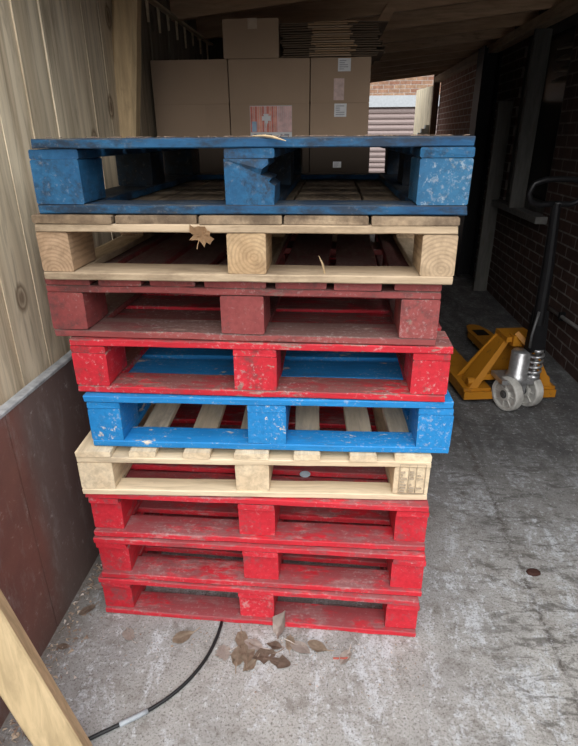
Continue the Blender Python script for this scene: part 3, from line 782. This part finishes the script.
prism(bm, [(-.131 - cx, -hy - .0042, 1.495 - cz), (-.121 - cx, -hy - .0042, 1.495 - cz), (-.128 - cx, -hy - .0042, 1.462 - cz)], (0, .001, 0))
link('printed_emblem', bm, m_white, lb)
bm = bmesh.new()
for (a, b) in ((-.19, -.175), (-.155, -.135), (-.13, -.10), (-.06, -.05), (-.042, -.018)): box(bm, a - cx, b - cx, -hy - .0032, -hy - .002, 1.431 - cz, 1.440 - cz)
link('printed_words', bm, m_grey, lb)
# single carton on top
r, hy = carton('single carton standing on top of the carton wall', -.320, -.062, 1.758, 1.914, depth=.36, tapey=None)
bm = bmesh.new(); box(bm, -.012, .03, -hy - .0012, hy, .1545, .1570); box(bm, -.012, .03, -hy - .0014, -hy + .001, .115, .1565); link('packing_tape', bm, m_tape, r)
# hidden support below the carton wall: pallet and two tall cartons
sp_ = thing('wooden_pallet', 'plain wooden pallet under the cardboard cartons behind the stack', 'pallet', (-.155, 1.56, 0))
for k2 in range(6):
    bm = bmesh.new(); beam(bm, (-.48 + k2 * .19, 0, .135), (-.48 + k2 * .19, .9, .135), .11, .02); link('deck_board', bm, m_dark, sp_)
for xx in (-.45, 0, .45):
    bm = bmesh.new(); beam(bm, (xx, 0, .0625), (xx, .9, .0625), .1, .125); link('bearer', bm, m_dark, sp_)
carton('tall carton under the cartons by the board wall', XL + .020, -.14, .146, 1.2005, depth=.8, group=None)
carton('tall carton under the cartons at the right end', -.138, .358, .146, 1.2005, depth=.8, group=None)
# flattened cartons
rd = random.Random(4)
NS = 15
for k2 in range(NS):
    z = 1.7595 + k2 * .0093
    a, b = -.055 + rd.uniform(-.008, .012), .405 + rd.uniform(-.03, .02)
    tl = rd.uniform(-.001, .001)
    yv = 1.56 + rd.uniform(-.008, .012)
    f0 = thing('flattened_carton', 'flattened cardboard carton lying in the pile beside the single carton', 'cardboard', ((a + b) / 2, yv, z), rd.uniform(-.012, .012), 'flattened cartons piled on the carton wall')
    L = (b - a) / 2
    bm = bmesh.new()
    c0, c1 = -.085 + rd.uniform(-.01, .01), .095 + rd.uniform(-.012, .012)
    sag = rd.uniform(-.0, .002)
    for (p, q, dz0, dz1) in ((-L, c0, .0005, .0015), (c1, L, .0015, .0005)):
        bm = bmesh.new()
        prism(bm, [(p, 0, dz0), (q, 0, dz1), (q, 0, dz1 + .0026), (p, 0, dz0 + .0026)], (0, .36, 0))
        prism(bm, [(p + .004, .006, dz0 + .0036), (q, .004, dz1 + .0032), (q, .004, dz1 + .0056), (p + .004, .006, dz0 + .0058)], (0, .34, 0)); bmesh.ops.translate(bm, verts=bm.verts[:], vec=(0, 0, 0))
        link('side_panel', bm, m_edge, f0)
    bm = bmesh.new(); prism(bm, [(c0, -.012, .0012), (c1, -.012, .0012), (c1, -.012, .0072), (c0, -.012, .0072)], (0, .37, 0)); link('centre_panel', bm, m_card3 if k2 % 3 else m_card, f0)

# ------------------------------------------------------------------ pallet truck
m_or = NT('orange_enamel')
t = m_or; n = t.noise(t.coord(), 22, 7, .7)
m_or = t.out(t.mix(t.math('MULTIPLY', t.ramp(n, [(.56, 0.), (.72, 1.)]), .8), (.42, .17, .012, 1), (.09, .05, .025, 1)), .5, n, .2, dist=.002)
m_wheel = plain('grey_nylon', (.46, .445, .41, 1), .55, 0, .25, 20); m_hub = plain('dark_hub', (.10, .10, .10, 1), .5, .3)
m_st = plain('zinc_steel', (.50, .50, .50, 1), .35, .8, .25)
T = thing('pallet_truck', 'orange hand pallet truck parked on the floor by the brick wall', 'pallet truck', (1.248, 1.635, 0), .13)
for s_ in (-1, 1):
    bm = bmesh.new(); xo, xi = s_ * .27, s_ * .11
    # fork: inverted U channel with tapering, rounded tip
    xa, xb = min(xo, xi), max(xo, xi); xm = (xa + xb) / 2
    z1 = .085
    outl = [(xa, .0), (xa, .98), (xa + .03, 1.10), (xm - .02, 1.13), (xm + .02, 1.13), (xb - .03, 1.10), (xb, .98), (xb, .0)]
    prism(bm, [(x, y, z1) for x, y in outl], (0, 0, .006))
    for xx in (xa, xb - .006): prism(bm, [(xx, 0, .03), (xx, .98, .045), (xx, .98, z1), (xx, 0, z1)], (.006, 0, 0))
    prism(bm, [(xa, 0, .03), (xb, 0, .03), (xb, 0, z1), (xa, 0, z1)], (0, .008, 0))
    fk = link('fork', bm, m_or, T)
    bm = bmesh.new(); lathe(bm, [(0, -.045), (.036, -.045), (.038, -.04), (.038, .04), (.036, .045), (0, .045)], (xm, .95, .039), (1, 0, 0), 18); link('load_roller', bm, m_wheel, fk)
    # dark roller slot on top of the fork
    bm = bmesh.new(); box(bm, xm - .045, xm + .045, .88, 1.0, .0905, .0925); link('roller_slot', bm, m_blk, fk)
# A-shaped frame
bm = bmesh.new()
for s_ in (-1, 1):
    xo = s_ * .27
    # sloping cheek plate from the fork heel to the head
    prism(bm, [(s_ * .27, -.005, .05), (s_ * .215, -.005, .05), (.05 + s_ * .045, .09, .362), (.05 + s_ * .075, .09, .362)], (0, .13, 0))
    prism(bm, [(s_ * .27, -.02, .03), (s_ * .10, -.02, .03), (s_ * .10, -.02, .075), (s_ * .27, -.02, .075)], (0, .06, 0))
box(bm, -.035, .135, .06, .22, .348, .378)
link('lifting_frame', bm, m_or, T)
bm = bmesh.new(); prism(bm, [(-.25, .19, .085), (.25, .19, .085), (.14, .19, .352), (-.045, .19, .352)], (0, .012, 0)); link('frame_plate', bm, m_or, T)
bm = bmesh.new(); prism(bm, [(-.18, .03, .13), (.18, .03, .13), (.18, .03, .165), (-.18, .03, .165)], (0, .03, 0)); tube(bm, [(-.24, .04, .12), (-.19, .04, .12)], .022, 12); tube(bm, [(.19, .04, .12), (.24, .04, .12)], .022, 12); link('torsion_bar', bm, m_or, T)
bm = bmesh.new(); box(bm, -.005, .05, .04, .10, .33, .39); beam(bm, (.02, .07, .40), (.07, .02, .34), .05, .03, up=(1, 0, 1)); link('head_bracket', bm, m_or, T)
# hydraulic unit
bm = bmesh.new(); lathe(bm, [(0, .17), (.06, .17), (.062, .18), (.062, .21), (.052, .215), (.052, .335), (.046, .345), (0, .345)], (.0, -.06, 0), (0, 0, 1), 24); pu = link('hydraulic_pump', bm, m_st, T, True)
bm = bmesh.new()
hel = [((.078) + .032 * math.cos(q * .5), -.085 + .032 * math.sin(q * .5), .21 + q * .0024) for q in range(56)]
tube(bm, hel, .0075, 6); lathe(bm, [(0, .19), (.034, .19), (.034, .21), (.012, .21), (.012, .345), (.03, .345), (.03, .36), (0, .36)], (.078, -.085, 0), (0, 0, 1), 18); link('pump_spring', bm, m_st, pu, True)
bm = bmesh.new(); box(bm, -.11, .07, -.12, .03, .165, .19); box(bm, -.02, .04, -.10, -.04, .10, .17); link('axle_bracket', bm, m_st, T)
# steering wheels, turned
wc = V(.012, -.07, .1); ax = V(math.cos(.33), math.sin(.33), 0)
bm = bmesh.new(); tube(bm, [wc - ax * .11, wc + ax * .11], .014, 12); axl = link('axle', bm, m_hub, T)
for s_ in (-1, 1):
    c_ = wc + ax * (.072 * s_)
    bm = bmesh.new()
    lathe(bm, [(.022, -.028), (.035, -.028), (.04, -.016), (.076, -.016), (.082, -.027), (.093, -.027), (.099, -.018), (.1, 0), (.099, .018), (.093, .027), (.082, .027), (.076, .016), (.04, .016), (.035, .028), (.022, .028)], c_, ax, 36)
    up2 = V(0, 0, 1); sd = ax.cross(up2).normalized()
    for q in range(8):
        a = q * PI / 4; dd = sd * math.cos(a) + up2 * math.sin(a)
        beam(bm, c_ + dd * .034, c_ + dd * .08, .006, .044, up=ax)
    wl = link('steering_wheel', bm, m_wheel, T)
    bm = bmesh.new(); lathe(bm, [(0, -.03), (.024, -.03), (.024, .03), (0, .03)], c_, ax, 16); link('hub_cap', bm, m_hub, wl)
# handle
bm = bmesh.new(); prism(bm, [(.025, -.10, .345), (.11, -.10, .345), (.09, -.10, .58), (.035, -.10, .58)], (0, .07, 0)); tube(bm, [(.055, -.075, .50), (.05, -.075, .8), (.03, -.08, 1.12)], [.033, .03, .022], 12)
hd = link('handle_shaft', bm, m_blk, T)
bm = bmesh.new()
loop = [(.02, -.075, 1.12), (-.06, -.075, 1.115), (-.10, -.08, 1.13), (-.118, -.083, 1.17), (-.10, -.087, 1.215), (-.05, -.09, 1.232), (.02, -.09, 1.235), (.09, -.09, 1.232), (.14, -.087, 1.215), (.158, -.083, 1.17), (.14, -.08, 1.13), (.10, -.075, 1.115), (.02, -.075, 1.12)]
lp2 = []
for a, b in zip(loop[:-1], loop[1:]): lp2 += [V(*a), V(*a).lerp(V(*b), .5)]
lp2.append(V(*loop[-1])); tube(bm, lp2, .014, 10)
link('grip_loop', bm, plain('glossy_black', (.008, .008, .009, 1), .4), hd, True)
bm = bmesh.new(); tube(bm, [(.015, -.11, .38), (.01, -.115, .45), (.03, -.11, .58)], .007, 8); link('release_lever', bm, m_hub, hd, True)
